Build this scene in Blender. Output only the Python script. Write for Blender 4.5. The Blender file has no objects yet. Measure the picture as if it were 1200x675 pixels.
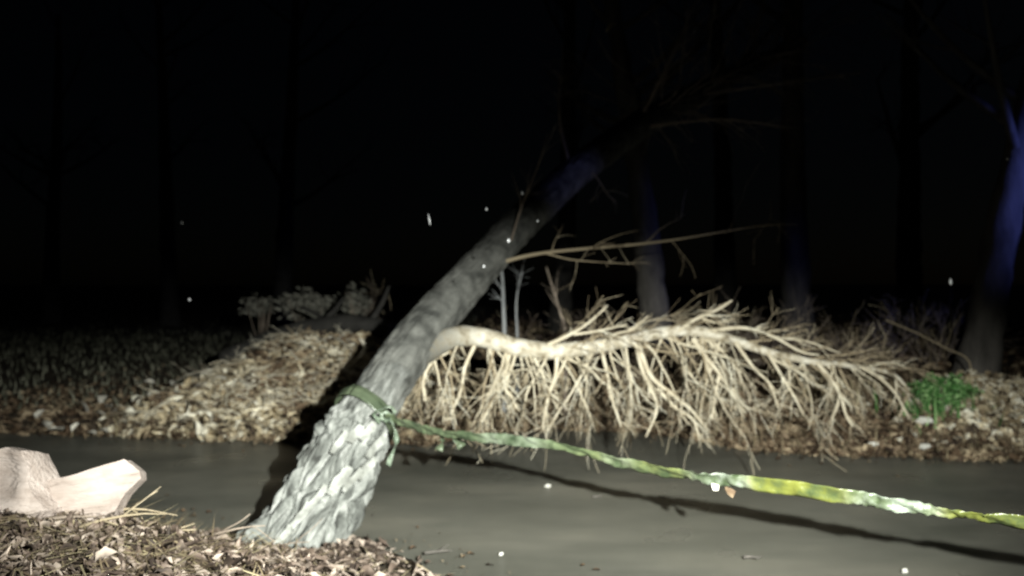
import bpy, math, random
import numpy as np
from mathutils import Vector, Matrix, noise

random.seed(11)
rng = np.random.default_rng(11)
S = bpy.context.scene
COL = S.collection

# ------------------------------------------------------------------ camera
F = 942.0            # focal length in photo pixels (1200 wide)
CAM_H = 1.6          # eye height
HOR = 330.0          # horizon row in the photo
cam = bpy.data.cameras.new('camera')
cam.sensor_width = 36.0
cam.lens = F / 1200.0 * 36.0
cam.shift_y = -(337.5 - HOR) / 1200.0
cam.clip_start = 0.05
cam.clip_end = 2000
co = bpy.data.objects.new('camera', cam)
COL.objects.link(co)
co.location = (0, 0, CAM_H)
co.rotation_euler = (math.radians(90), 0, 0)
S.camera = co
cam.dof.use_dof = True          # soft phone-video focus, set closer than the tree
cam.dof.focus_distance = 2.0
cam.dof.aperture_fstop = 2.2

# ------------------------------------------------------------------ night sky
W = bpy.data.worlds.new('World')
S.world = W
W.use_nodes = True
wn, wl = W.node_tree.nodes, W.node_tree.links
wn.clear()
sky = wn.new('ShaderNodeTexSky')
sky.sky_type = 'NISHITA'
sky.sun_disc = False
sky.sun_elevation = math.radians(50)
sky.sun_rotation = math.radians(40)
bg = wn.new('ShaderNodeBackground')
bg.inputs['Strength'].default_value = 0.00014
wo = wn.new('ShaderNodeOutputWorld')
wl.new(sky.outputs[0], bg.inputs['Color'])
wl.new(bg.outputs[0], wo.inputs['Surface'])

# moonlight, almost nothing
sd = bpy.data.lights.new('moon', 'SUN')
sd.energy = 0.004
sd.angle = math.radians(0.5)
sd.color = (0.8, 0.88, 1.0)
so = bpy.data.objects.new('moon', sd)
COL.objects.link(so)
so.rotation_euler = (math.radians(65), 0, math.radians(140))


def spot(name, loc, aim, energy, size, blend, color, radius, scale=(1, 1, 1)):
    d = bpy.data.lights.new(name, 'SPOT')
    d.energy = energy
    d.spot_size = math.radians(size)
    d.spot_blend = blend
    d.color = color
    d.shadow_soft_size = radius
    o = bpy.data.objects.new(name, d)
    COL.objects.link(o)
    o.location = loc
    v = Vector(aim) - Vector(loc)
    o.rotation_euler = v.to_track_quat('-Z', 'Y').to_euler()
    o.scale = scale
    return o


# the torch held up just right of the camera; its flat wide beam is what lights the photo
spot('hand_torch', (0.76, -0.15, 1.96), (0.05, 6.0, 0.24), 4300, 37, 1.0, (0.97, 1.0, 0.915), 0.035, (2.65, 1, 1))
# blue beacon of the patrol car out of frame on the right
spot('blue_beacon', (7.6, 7.2, 3.6), (6.1, 9.5, 2.8), 260, 46, 1.0, (0.16, 0.22, 1.0), 0.1)
spot('blue_beacon_wash', (10.5, 2.0, 2.8), (0.55, 8.3, 2.55), 420, 7.5, 1.0, (0.35, 0.38, 1.0), 0.1)

S.view_settings.view_transform = 'Standard'
S.view_settings.look = 'None'
S.view_settings.gamma = 1
S.view_settings.exposure = 0.0
S.view_settings.use_curve_mapping = False
S.render.engine = 'CYCLES'
S.cycles.use_denoising = True
S.cycles.max_bounces = 6


# ------------------------------------------------------------------ helpers
def P(px, py, d):
    """photo pixel + distance in metres -> point in the place"""
    return Vector(((px - 600.0) / F * d, d, CAM_H - (py - HOR) / F * d))


def obj(name, me, mat=None, parent=None):
    o = bpy.data.objects.new(name, me)
    COL.objects.link(o)
    if mat is not None and me is not None:
        if len(me.materials) == 0:
            me.materials.append(mat)
    if parent is not None:
        o.parent = parent
    return o


def thing(name, label, cat, group=None, loc=(0, 0, 0)):
    o = bpy.data.objects.new(name, None)
    COL.objects.link(o)
    o.empty_display_size = 0.1
    o.location = loc
    return tag(o, label, cat, group)


def tag(o, label, cat, group=None, kind=None):
    if label:
        o['label'] = label
    if cat:
        o['category'] = cat
    if group:
        o['group'] = group
    if kind:
        o['kind'] = kind
    return o


def catmull(pts, n):
    pts = [Vector(p) for p in pts]
    if len(pts) < 3:
        return [pts[0].lerp(pts[-1], i / n) for i in range(n + 1)]
    q = [pts[0] * 2 - pts[1]] + pts + [pts[-1] * 2 - pts[-2]]
    out = []
    m = len(pts) - 1
    for i in range(n + 1):
        t = i / n * m
        k = min(int(t), m - 1)
        u = t - k
        a, b, c, d = q[k], q[k + 1], q[k + 2], q[k + 3]
        out.append(0.5 * ((2 * b) + (c - a) * u + (2 * a - 5 * b + 4 * c - d) * u * u + (3 * b - a - 3 * c + d) * u ** 3))
    return out


def frames(pts):
    """parallel transported frames along a path"""
    fr = []
    n = None
    for i, p in enumerate(pts):
        t = (pts[min(i + 1, len(pts) - 1)] - pts[max(i - 1, 0)]).normalized()
        if n is None:
            a = Vector((0, 0, 1)) if abs(t.z) < 0.9 else Vector((1, 0, 0))
            n = a - t * a.dot(t)
        else:
            n = n - t * n.dot(t)
        n.normalize()
        fr.append((t, n.copy(), t.cross(n)))
    return fr


class MB:
    def __init__(self):
        self.v = []
        self.f = []

    def tube(self, pts, radii, sides=6, cap=True):
        b = len(self.v)
        fr = frames(pts)
        m = len(pts)
        for i, p in enumerate(pts):
            t, n, c = fr[i]
            r = radii[i]
            for k in range(sides):
                a = 2 * math.pi * k / sides
                self.v.append(p + (n * math.cos(a) + c * math.sin(a)) * r)
        for i in range(m - 1):
            for k in range(sides):
                k2 = (k + 1) % sides
                self.f.append((b + i * sides + k, b + i * sides + k2, b + (i + 1) * sides + k2, b + (i + 1) * sides + k))
        if cap:
            self.f.append(tuple(b + k for k in reversed(range(sides))))
            self.f.append(tuple(b + (m - 1) * sides + k for k in range(sides)))

    def mesh(self, name, smooth=True):
        me = bpy.data.meshes.new(name)
        me.from_pydata([tuple(x) for x in self.v], [], self.f)
        if smooth:
            me.polygons.foreach_set('use_smooth', [True] * len(me.polygons))
        me.update()
        return me

    def build(self, name, mat, parent=None, smooth=True):
        return obj(name, self.mesh(name, smooth), mat, parent)


def np_mesh(name, V, Fc, smooth=False):
    me = bpy.data.meshes.new(name)
    V = np.asarray(V, dtype=np.float32).reshape(-1, 3)
    Fc = np.asarray(Fc, dtype=np.int32)
    k = Fc.shape[1]
    me.vertices.add(len(V))
    me.vertices.foreach_set('co', V.ravel())
    me.loops.add(Fc.size)
    me.loops.foreach_set('vertex_index', Fc.ravel())
    me.polygons.add(len(Fc))
    me.polygons.foreach_set('loop_start', np.arange(0, Fc.size, k, dtype=np.int32))
    me.polygons.foreach_set('loop_total', np.full(len(Fc), k, dtype=np.int32))
    if smooth:
        me.polygons.foreach_set('use_smooth', np.ones(len(Fc), dtype=bool))
    me.update(calc_edges=True)
    return me


# ------------------------------------------------------------------ materials
def mat(name, stops, scale=6.0, rough=0.8, detail=6.0, bump=0.0, bscale=40.0, island=0.0, stretch=None,
        rough_var=0.0, spec=0.3, trans=0.0):
    """noise-mixed colour ramp; island adds a random value for every loose piece"""
    m = bpy.data.materials.new(name)
    m.use_nodes = True
    n, l = m.node_tree.nodes, m.node_tree.links
    bs = n['Principled BSDF']
    tc = n.new('ShaderNodeTexCoord')
    src = tc.outputs['Object']
    if stretch:
        mp = n.new('ShaderNodeMapping')
        mp.inputs['Scale'].default_value = stretch
        l.new(src, mp.inputs['Vector'])
        src = mp.outputs['Vector']
    nz = n.new('ShaderNodeTexNoise')
    nz.inputs['Scale'].default_value = scale
    nz.inputs['Detail'].default_value = detail
    nz.inputs['Roughness'].default_value = 0.6
    l.new(src, nz.inputs['Vector'])
    fac = nz.outputs['Fac']
    if island > 0:
        g = n.new('ShaderNodeNewGeometry')
        mx = n.new('ShaderNodeMix')
        mx.data_type = 'FLOAT'
        mx.inputs[0].default_value = island
        l.new(fac, mx.inputs[2])
        l.new(g.outputs['Random Per Island'], mx.inputs[3])
        fac = mx.outputs[0]
    cr = n.new('ShaderNodeValToRGB')
    e = cr.color_ramp.elements
    e[0].position, e[0].color = stops[0][0], (*stops[0][1], 1)
    e[1].position, e[1].color = stops[-1][0], (*stops[-1][1], 1)
    for p, c in stops[1:-1]:
        x = cr.color_ramp.elements.new(p)
        x.color = (*c, 1)
    l.new(fac, cr.inputs['Fac'])
    l.new(cr.outputs['Color'], bs.inputs['Base Color'])
    bs.inputs['Roughness'].default_value = rough
    bs.inputs['Specular IOR Level'].default_value = spec
    if rough_var:
        n2 = n.new('ShaderNodeTexNoise')
        n2.inputs['Scale'].default_value = 1.3
        n2.inputs['Detail'].default_value = 5
        l.new(tc.outputs['Object'], n2.inputs['Vector'])
        mr = n.new('ShaderNodeMapRange')
        mr.inputs['From Min'].default_value = 0.3
        mr.inputs['From Max'].default_value = 0.7
        mr.inputs['To Min'].default_value = rough - rough_var
        mr.inputs['To Max'].default_value = rough + rough_var
        l.new(n2.outputs['Fac'], mr.inputs['Value'])
        l.new(mr.outputs[0], bs.inputs['Roughness'])
    if bump:
        nb = n.new('ShaderNodeTexNoise')
        nb.inputs['Scale'].default_value = bscale
        nb.inputs['Detail'].default_value = 4
        l.new(src, nb.inputs['Vector'])
        b = n.new('ShaderNodeBump')
        b.inputs['Strength'].default_value = 1.0
        b.inputs['Distance'].default_value = bump
        l.new(nb.outputs['Fac'], b.inputs['Height'])
        l.new(b.outputs['Normal'], bs.inputs['Normal'])
    if trans:
        bs.inputs['Transmission Weight'].default_value = trans
    return m


M_SOIL = mat('soil', [(0.3, (0.035, 0.026, 0.018)), (0.7, (0.11, 0.085, 0.06))], 9, 0.95, bump=0.012, bscale=25)
M_ROAD = mat('wet_asphalt', [(0.3, (0.100, 0.101, 0.086)), (0.52, (0.165, 0.162, 0.138)), (0.72, (0.245, 0.232, 0.195))], 0.8, 0.38,
             bump=0.004, bscale=140, rough_var=0.14, spec=0.5, stretch=(0.6, 1.6, 1))
M_BARK = mat('grey_bark', [(0.28, (0.11, 0.11, 0.10)), (0.5, (0.27, 0.275, 0.255)), (0.7, (0.50, 0.51, 0.49))], 9, 0.85, bump=0.01, bscale=45)
M_PALE = mat('stripped_pale_wood', [(0.33, (0.20, 0.165, 0.11)), (0.46, (0.46, 0.41, 0.32)), (0.66, (0.70, 0.665, 0.58))], 11, 0.65, bump=0.006, bscale=70)
M_TWIG = mat('pale_twig', [(0.2, (0.26, 0.21, 0.14)), (0.5, (0.52, 0.455, 0.34)), (0.8, (0.76, 0.72, 0.60))], 7, 0.7, island=0.5)
M_FINE = mat('tan_twiglet', [(0.2, (0.15, 0.115, 0.075)), (0.6, (0.36, 0.295, 0.20)), (0.9, (0.58, 0.51, 0.38))], 3, 0.75, island=0.6)
M_LEAF = mat('dry_leaf', [(0.34, (0.055, 0.04, 0.03)), (0.43, (0.28, 0.215, 0.135)), (0.54, (0.60, 0.51, 0.35)), (0.68, (0.86, 0.82, 0.70))], 5.5, 0.7, island=0.32)  # leaf tones; the dark clumps also paint shaded gaps between the leaves
M_LEAFB = mat('brown_leaf', [(0.33, (0.03, 0.019, 0.013)), (0.5, (0.125, 0.082, 0.05)), (0.66, (0.38, 0.30, 0.20))], 4.0, 0.7, island=0.32)
M_LEAFP = mat('bleached_leaf', [(0.1, (0.5, 0.46, 0.38)), (0.9, (0.78, 0.75, 0.68))], 4, 0.7, island=0.7)
M_MOLD = mat('matted_leaf', [(0.33, (0.035, 0.025, 0.02)), (0.5, (0.15, 0.11, 0.088)), (0.68, (0.47, 0.39, 0.33))], 6.0, 0.7, island=0.32)
M_STRAW = mat('dry_grass', [(0.1, (0.12, 0.085, 0.055)), (0.6, (0.28, 0.22, 0.14)), (0.95, (0.50, 0.43, 0.27))], 5, 0.7, island=0.9)
M_GRASS = mat('dark_grass', [(0.1, (0.11, 0.115, 0.08)), (0.9, (0.34, 0.34, 0.26))], 5, 0.75, island=0.9)
M_GREEN = mat('green_leaf', [(0.1, (0.03, 0.10, 0.025)), (0.5, (0.10, 0.26, 0.07)), (0.9, (0.32, 0.50, 0.22))], 5, 0.5, island=0.8)
M_GREY = mat('grey_leaf', [(0.1, (0.12, 0.12, 0.10)), (0.9, (0.36, 0.35, 0.30))], 5, 0.7, island=0.8)
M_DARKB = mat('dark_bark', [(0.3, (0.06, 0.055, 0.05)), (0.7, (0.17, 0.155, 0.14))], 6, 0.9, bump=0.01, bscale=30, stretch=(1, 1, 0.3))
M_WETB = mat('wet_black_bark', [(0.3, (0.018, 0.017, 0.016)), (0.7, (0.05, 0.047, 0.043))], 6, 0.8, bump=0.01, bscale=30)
M_STEM = mat('bare_stem', [(0.3, (0.16, 0.125, 0.10)), (0.7, (0.40, 0.33, 0.27))], 6, 0.85)
M_SAPL = mat('smooth_grey_stem', [(0.3, (0.26, 0.27, 0.28)), (0.7, (0.44, 0.45, 0.46))], 6, 0.7)
M_WOOD = mat('broken_wood', [(0.3, (0.30, 0.24, 0.21)), (0.7, (0.53, 0.455, 0.42))], 6, 0.75, bump=0.012, bscale=22, stretch=(0.5, 3, 3))
M_SCRAP = mat('pale_scrap', [(0.3, (0.62, 0.6, 0.54)), (0.7, (0.8, 0.79, 0.74))], 14, 0.5, bump=0.004, bscale=40)
M_TAPE = mat('yellow_tape', [(0.35, (0.045, 0.065, 0.036)), (0.6, (0.14, 0.175, 0.10))], 10.0, 0.3, bump=0.004, bscale=40, spec=0.5)
_n, _l = M_TAPE.node_tree.nodes, M_TAPE.node_tree.links
_cr = [x for x in _n if x.type == 'VALTORGB'][0]
_fac = _cr.inputs['Fac'].links[0].from_socket


def _ramp(stops):
    r = _n.new('ShaderNodeValToRGB')
    for q, (p, c) in enumerate(stops):
        r.color_ramp.elements[q].position = p
        r.color_ramp.elements[q].color = (*c, 1)
    _l.new(_fac, r.inputs['Fac'])
    return r.outputs['Color']


def _mixc(attr, a, b, gain, off):
    t = _n.new('ShaderNodeAttribute')
    t.attribute_name = attr
    m1 = _n.new('ShaderNodeMath')
    m1.operation = 'MULTIPLY_ADD'
    m1.inputs[1].default_value = gain
    m1.inputs[2].default_value = off
    _l.new(_fac, m1.inputs[0])
    m2 = _n.new('ShaderNodeMath')
    m2.operation = 'MULTIPLY'
    m2.use_clamp = True
    _l.new(t.outputs['Fac'], m2.inputs[0])
    _l.new(m1.outputs[0], m2.inputs[1])
    mx = _n.new('ShaderNodeMix')
    mx.data_type = 'RGBA'
    _l.new(m2.outputs[0], mx.inputs['Factor'])
    _l.new(a, mx.inputs['A'])
    _l.new(b, mx.inputs['B'])
    return mx.outputs['Result']


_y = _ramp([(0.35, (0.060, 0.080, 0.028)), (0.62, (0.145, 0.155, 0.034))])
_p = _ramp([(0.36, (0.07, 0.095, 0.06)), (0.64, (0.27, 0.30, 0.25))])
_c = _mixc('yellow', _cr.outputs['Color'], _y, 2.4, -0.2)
_c = _mixc('pale', _c, _p, 4.0, -1.0)  # reflected sheen of the folds mixed into the tape colour
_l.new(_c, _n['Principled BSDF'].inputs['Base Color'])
M_TAPEC = mat('crumpled_tape', [(0.34, (0.06, 0.09, 0.055)), (0.68, (0.34, 0.40, 0.32))], 9, 0.22, bump=0.006, bscale=60, spec=0.6)
M_TAPEG = mat('greenish_tape', [(0.3, (0.04, 0.055, 0.034)), (0.7, (0.13, 0.16, 0.10))], 4, 0.3, bump=0.004, bscale=40, spec=0.5)
M_TRUNK = mat('trunk_bark', [(0.36, (0.045, 0.046, 0.043)), (0.48, (0.17, 0.177, 0.166)), (0.64, (0.36, 0.365, 0.35))], 13, 0.85, bump=0.01, bscale=45)
_n, _l = M_TRUNK.node_tree.nodes, M_TRUNK.node_tree.links
_cr = [x for x in _n if x.type == 'VALTORGB'][0]
_bs = _n['Principled BSDF']
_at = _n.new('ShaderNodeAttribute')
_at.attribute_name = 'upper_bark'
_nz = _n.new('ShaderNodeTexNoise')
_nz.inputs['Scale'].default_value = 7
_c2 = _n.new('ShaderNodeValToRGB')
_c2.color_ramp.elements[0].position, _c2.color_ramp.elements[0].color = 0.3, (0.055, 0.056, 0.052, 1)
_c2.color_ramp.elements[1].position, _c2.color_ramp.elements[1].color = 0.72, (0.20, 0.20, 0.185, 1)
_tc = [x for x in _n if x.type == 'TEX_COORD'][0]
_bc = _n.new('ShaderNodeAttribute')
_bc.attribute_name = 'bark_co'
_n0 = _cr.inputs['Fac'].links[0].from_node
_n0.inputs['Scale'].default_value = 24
_l.new(_bc.outputs['Vector'], _n0.inputs['Vector'])  # lengthwise bark streaks; the dark ones paint furrow shade into the colour
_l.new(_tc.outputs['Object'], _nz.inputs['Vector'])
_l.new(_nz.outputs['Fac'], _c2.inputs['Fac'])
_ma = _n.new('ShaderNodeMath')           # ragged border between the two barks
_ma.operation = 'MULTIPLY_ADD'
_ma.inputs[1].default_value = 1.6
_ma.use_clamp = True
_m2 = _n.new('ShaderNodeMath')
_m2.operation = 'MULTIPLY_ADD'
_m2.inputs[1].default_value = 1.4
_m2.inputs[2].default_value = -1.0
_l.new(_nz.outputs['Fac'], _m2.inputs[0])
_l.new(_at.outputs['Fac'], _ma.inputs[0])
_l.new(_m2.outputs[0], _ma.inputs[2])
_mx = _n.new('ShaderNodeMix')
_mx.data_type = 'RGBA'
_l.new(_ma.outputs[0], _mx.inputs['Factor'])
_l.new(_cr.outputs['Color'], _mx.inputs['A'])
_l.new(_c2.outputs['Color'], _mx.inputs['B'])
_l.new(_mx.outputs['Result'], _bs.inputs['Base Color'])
M_BOUGH = mat('stripped_bough', [(0.33, (0.20, 0.165, 0.11)), (0.46, (0.46, 0.41, 0.32)), (0.66, (0.70, 0.665, 0.58))], 11, 0.65, bump=0.006, bscale=70)
_n, _l = M_BOUGH.node_tree.nodes, M_BOUGH.node_tree.links
_cr = [x for x in _n if x.type == 'VALTORGB'][0]
_fac = _cr.inputs['Fac'].links[0].from_socket
_l.new(_mixc('root', _cr.outputs['Color'], _ramp([(0.35, (0.06, 0.058, 0.05)), (0.65, (0.19, 0.185, 0.165))]), 3.0, -0.3), _n['Principled BSDF'].inputs['Base Color'])
M_DROP = mat('rain_drop', [(0.3, (0.8, 0.82, 0.86)), (0.7, (0.9, 0.9, 0.92))], 4, 0.1, spec=1.0)

# ------------------------------------------------------------------ ground
def road_far(x):
    x = np.asarray(x, float)
    return 7.75 - 0.125 * x + 0.95 * np.exp(-((x - 0.75) / 1.25) ** 4)


def road_near(x):
    return 4.78 - 0.125 * x - 1.1 * sm(-0.9, 0.3, np.asarray(x, float))


def sm(a, b, x):
    t = np.clip((x - a) / (b - a), 0, 1)
    return t * t * (3 - 2 * t)


def wob(x, y, s=1.0):
    return (np.sin(x * 2.1 * s + y * 1.3 * s) * np.cos(y * 2.7 * s - x * 0.7 * s) + 0.5 * np.sin(x * 5.3 * s + 1.7) * np.cos(y * 4.9 * s + 0.6)) * 0.5


def gh(x, y):
    """height of the ground"""
    x = np.asarray(x, float)
    y = np.asarray(y, float)
    df = y - road_far(x) + 0.20 * wob(x, y, 0.9) + 0.12 * wob(x, y, 2.4)
    dn = road_near(x) - y + 0.10 * wob(x, y, 1.1)
    h = np.full(np.broadcast(x, y).shape, -0.05)
    fade = 1 - sm(7, 22, np.abs(x))
    # far bank
    far = 0.05 + (0.30 * sm(0, 1.5, df) + 0.16 * sm(1.2, 4.0, df)) * (0.25 + 0.75 * sm(-4.6, -2.6, x)) * (0.4 + 0.6 * fade)
    far = far + 0.42 * np.exp(-(np.minimum(x + 2.35, 0) / 1.3) ** 2 - (np.maximum(x + 2.2, 0) / 1.0) ** 2 - (np.minimum(y - 9.75, 0) / 1.0) ** 2 - (np.maximum(y - 9.75, 0) / 2.3) ** 2)
    far = far + 0.20 * np.exp(-((x - 4.95) / 0.8) ** 2 - ((y - 8.25) / 0.6) ** 2)
    far = far - 0.20 * sm(5, 20, df) * sm(-2.0, -5.0, x) + 0.04 * wob(x, y, 1.6)
    # near bank with the heap on the left
    crest = np.interp(x, [-14, -6, -2.6, -1.75, -1.15, -0.83, -0.3, 0.2], [0.2, 0.56, 0.58, 0.51, 0.36, 0.23, 0.05, 0.0])
    near = 0.03 + crest * np.exp(-(np.maximum(y - 3.4, 0) / 0.75) ** 2 - (np.minimum(y - 3.2, 0) / 1.6) ** 2)
    near = near + 0.035 * wob(x, y, 2.3) * sm(0.0, 0.6, dn)
    far = far + 0.045 * wob(x + 3, y, 5.2) * sm(0.1, 0.7, df) * (1 - sm(6, 12, df))
    near = near + 0.05 * wob(x, y + 5, 4.6) * sm(0.1, 0.5, dn)
    h = np.where(df > 0, h + (far + 0.05) * sm(0, 0.35, df), h)
    h = np.where(dn > 0, h + (near + 0.05) * sm(0, 0.30, dn), h)
    return h


def g1(x, y):
    return float(gh(np.array([x]), np.array([y]))[0])


def axis(lo, hi, step, far):
    a = list(np.arange(lo, hi, step))
    s, x = step, a[-1]
    up = []
    while x < far:
        s *= 1.22
        x += s
        up.append(x)
    s, x = step, a[0]
    dn = []
    while x > -far:
        s *= 1.22
        x -= s
        dn.append(x)
    return np.array(dn[::-1] + a + up)


gx = axis(-6, 7, 0.075, 320)
gy = axis(1.5, 14, 0.075, 320)
X, Y = np.meshgrid(gx, gy)
Z = gh(X, Y)
V = np.stack([X, Y, Z], -1).reshape(-1, 3)
nx, ny = len(gx), len(gy)
idx = np.arange(nx * ny).reshape(ny, nx)
Q = np.stack([idx[:-1, :-1], idx[:-1, 1:], idx[1:, 1:], idx[1:, :-1]], -1).reshape(-1, 4)
o = obj('ground', np_mesh('ground', V, Q, True), M_SOIL)
o['kind'] = 'structure'

# road: one sheet with a slight camber, its edges ragged
rx = axis(-6, 7, 0.12, 140)
rt = np.linspace(0, 1, 28)
X, T = np.meshgrid(rx, rt)
Y = road_near(X) - 0.05 + (road_far(X) - road_near(X) + 0.1) * T
Y += np.where(T == 0, 0.06 * wob(X, X * 0.3, 2.0), 0) + np.where(T == 1, 0.06 * wob(X + 9, X * 0.2, 2.2), 0)
Z = 0.0 + 0.03 * (1 - (2 * T - 1) ** 2) + 0.004 * wob(X, Y, 1.5)
V = np.stack([X, Y, Z], -1).reshape(-1, 3)
nx, ny = len(rx), len(rt)
idx = np.arange(nx * ny).reshape(ny, nx)
Q = np.stack([idx[:-1, :-1], idx[:-1, 1:], idx[1:, 1:], idx[1:, :-1]], -1).reshape(-1, 4)
o = obj('road', np_mesh('road', V, Q, True), M_ROAD)
o['kind'] = 'structure'

# ------------------------------------------------------------------ leaf / blade scatter
LEAF_T = np.array([[0, 0, 0], [0.36, 0.40, 0.13], [0.22, 0.78, 0.10], [0, 1.0, -0.10], [-0.25, 0.74, 0.12], [-0.34, 0.36, 0.15], [0, 0.5, 0.0]])
LEAF_T[:, 1] -= 0.5
LEAF_F = np.array([[0, 1, 6], [1, 2, 6], [2, 3, 6], [3, 4, 6], [4, 5, 6], [5, 0, 6]])


def leaf_mesh(name, pos, size, tilt=0.6, elong=1.0, yaw0=None):
    pos = np.asarray(pos, float)
    n = len(pos)
    s = size[0] + (size[1] - size[0]) * rng.random(n) ** 1.6
    yaw = rng.random(n) * 2 * math.pi if yaw0 is None else rng.normal(yaw0, 0.55, n)
    ax = rng.normal(0, tilt, n)
    ay = rng.normal(0, tilt, n)
    T = np.repeat(LEAF_T[None], n, 0).copy()
    T[:, :, 2] *= (0.4 + 2.2 * rng.random(n))[:, None]
    T[:, :, 0] *= (0.55 + 0.7 * rng.random(n))[:, None] / elong
    T += rng.normal(0, 0.05, T.shape)
    T *= s[:, None, None]
    c, sn = np.cos(ax)[:, None], np.sin(ax)[:, None]
    y, z = T[:, :, 1] * c - T[:, :, 2] * sn, T[:, :, 1] * sn + T[:, :, 2] * c
    T[:, :, 1], T[:, :, 2] = y, z
    c, sn = np.cos(ay)[:, None], np.sin(ay)[:, None]
    x, z = T[:, :, 0] * c + T[:, :, 2] * sn, -T[:, :, 0] * sn + T[:, :, 2] * c
    T[:, :, 0], T[:, :, 2] = x, z
    c, sn = np.cos(yaw)[:, None], np.sin(yaw)[:, None]
    x, y = T[:, :, 0] * c - T[:, :, 1] * sn, T[:, :, 0] * sn + T[:, :, 1] * c
    T[:, :, 0], T[:, :, 1] = x, y
    T += pos[:, None, :]
    Fc = (LEAF_F[None] + (np.arange(n) * 7)[:, None, None]).reshape(-1, 3)
    return np_mesh(name, T.reshape(-1, 3), Fc)


def blade_mesh(name, pos, length, width, lean=0.5, flat=False):
    """curved grass blades, three quads each"""
    pos = np.asarray(pos, float)
    n = len(pos)
    L = length[0] + (length[1] - length[0]) * rng.random(n)
    w = width * (0.6 + 0.8 * rng.random(n))
    a = rng.random(n) * 2 * math.pi
    ln = np.abs(rng.normal(0, lean, n)) + 0.1
    d = np.stack([np.cos(a), np.sin(a), np.zeros(n)], -1)
    sd_ = np.stack([-np.sin(a), np.cos(a), np.zeros(n)], -1)
    rows = []
    for k, t in enumerate((0, 0.4, 0.75, 1.0)):
        h = np.sin(np.minimum(t * ln, 1.9)) / np.maximum(ln, 0.2)
        ver = L * (t - 0.45 * ln * t * t)
        c = pos + d * (L * h * 0 + L * 0.75 * ln * t * t)[:, None] + np.array([0, 0, 1.0]) * ver[:, None]
        ww = w * (1, 0.85, 0.5, 0.08)[k]
        rows += [c - sd_ * ww[:, None], c + sd_ * ww[:, None]]
    V = np.stack(rows, 1)
    if flat:                                     # strands lying along the ground
        V[:, :, 2] = pos[:, None, 2] + 0.02 + 0.12 * (V[:, :, 2] - pos[:, None, 2])
        for k in range(4):
            V[:, 2 * k:2 * k + 2, :2] += (d[:, None, :2] * (L * (0, 0.38, 0.7, 0.9)[k])[:, None, None])
        V[:, :, 2] = np.maximum(V[:, :, 2], gh(V[:, :, 0], V[:, :, 1]) + 0.03)
    V = V.reshape(-1, 3)
    q = np.array([[0, 1, 3, 2], [2, 3, 5, 4], [4, 5, 7, 6]])
    Fc = (q[None] + (np.arange(n) * 8)[:, None, None]).reshape(-1, 4)
    return np_mesh(name, V, Fc)


def on_ground(x, y, lift=(0.0, 0.03)):
    z = np.where((y < road_far(x) + 0.06) & (y > road_near(x) - 0.06), np.maximum(gh(x, y), 0.012), gh(x, y)) + lift[0] + (lift[1] - lift[0]) * rng.random(len(x))
    return np.stack([x, y, z], -1)


# ------------------------------------------------------------------ branching twigs
def grow(mb, start, direc, length, r, depth, droop, sides=5, fork=3, wig=0.25):
    """a wiggling stem that forks"""
    n = max(4, int(length / 0.07))
    pts = [Vector(start)]
    d = Vector(direc).normalized()
    for i in range(n):
        d = d + Vector((random.gauss(0, wig), random.gauss(0, wig), random.gauss(0, wig) - droop)) * 0.45
        d.normalize()
        q = pts[-1] + d * (length / n)
        gz = FLOOR(q.x, q.y)
        if q.z < gz + 0.02:
            q.z = gz + 0.02
            d.z = abs(d.z) * 0.2
        pts.append(q)
    rad = [max(r * (1 - 0.75 * i / n), 0.0022) for i in range(n + 1)]
    mb.tube(pts, rad, sides)
    if depth > 0:
        for k in range(fork):
            i = random.randint(max(1, n // 4), n - 1)
            t = (pts[i + 1] - pts[i - 1]).normalized()
            s = Vector((random.gauss(0, 1), random.gauss(0, 1), random.gauss(0, 1)))
            s = (s - t * s.dot(t)).normalized()
            nd = t * 0.75 + s * random.uniform(0.45, 0.85)
            grow(mb, pts[i], nd, length * random.uniform(0.4, 0.68), rad[i] * 0.72, depth - 1, droop, max(3, sides - 1), fork, wig)
    return pts


def FLOOR(x, y):
    d = y - float(road_far(x))
    if d < 0:
        return 0.03
    return _gf(x, y)


_gcache = {}


def _gf(x, y):
    k = (round(x * 12), round(y * 12))
    if k not in _gcache:
        _gcache[k] = g1(k[0] / 12, k[1] / 12)
    return _gcache[k]


# ------------------------------------------------------------------ the leaning tree
tree = thing('leaning_tree', 'big grey tree leaning over the road with a long pale drooping bough', 'tree')

TR = [  # photo px, py, distance, half width in px
    (318, 690, 4.58, 72), (345, 642, 4.72, 58), (368, 600, 4.88, 53), (392, 556, 5.05, 49), (413, 515, 5.22, 45), (432, 482, 5.36, 37),
    (457, 442, 5.65, 35), (487, 400, 6.0, 34), (530, 350, 6.5, 29), (573, 302, 7.05, 26), (620, 252, 7.7, 24),
    (680, 198, 8.6, 22), (745, 150, 9.8, 20), (812, 112, 11.2, 17), (880, 78, 12.8, 13), (940, 50, 14.2, 9)]
tc_ = [P(a, b, d) for a, b, d, w in TR]
tr_ = [w / F * d * (0.97 if b > 500 else 0.86) for a, b, d, w in TR]
NR = 430
tp = catmull(tc_, NR)
m_ = len(tr_) - 1
trad = []
for i in range(NR + 1):
    t = i / NR * m_
    k = min(int(t), m_ - 1)
    trad.append(tr_[k] + (tr_[k + 1] - tr_[k]) * (t - k))
fr = frames(tp)
NS = 250
V = []
UP = []
BC = []
arc = 0.0
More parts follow.
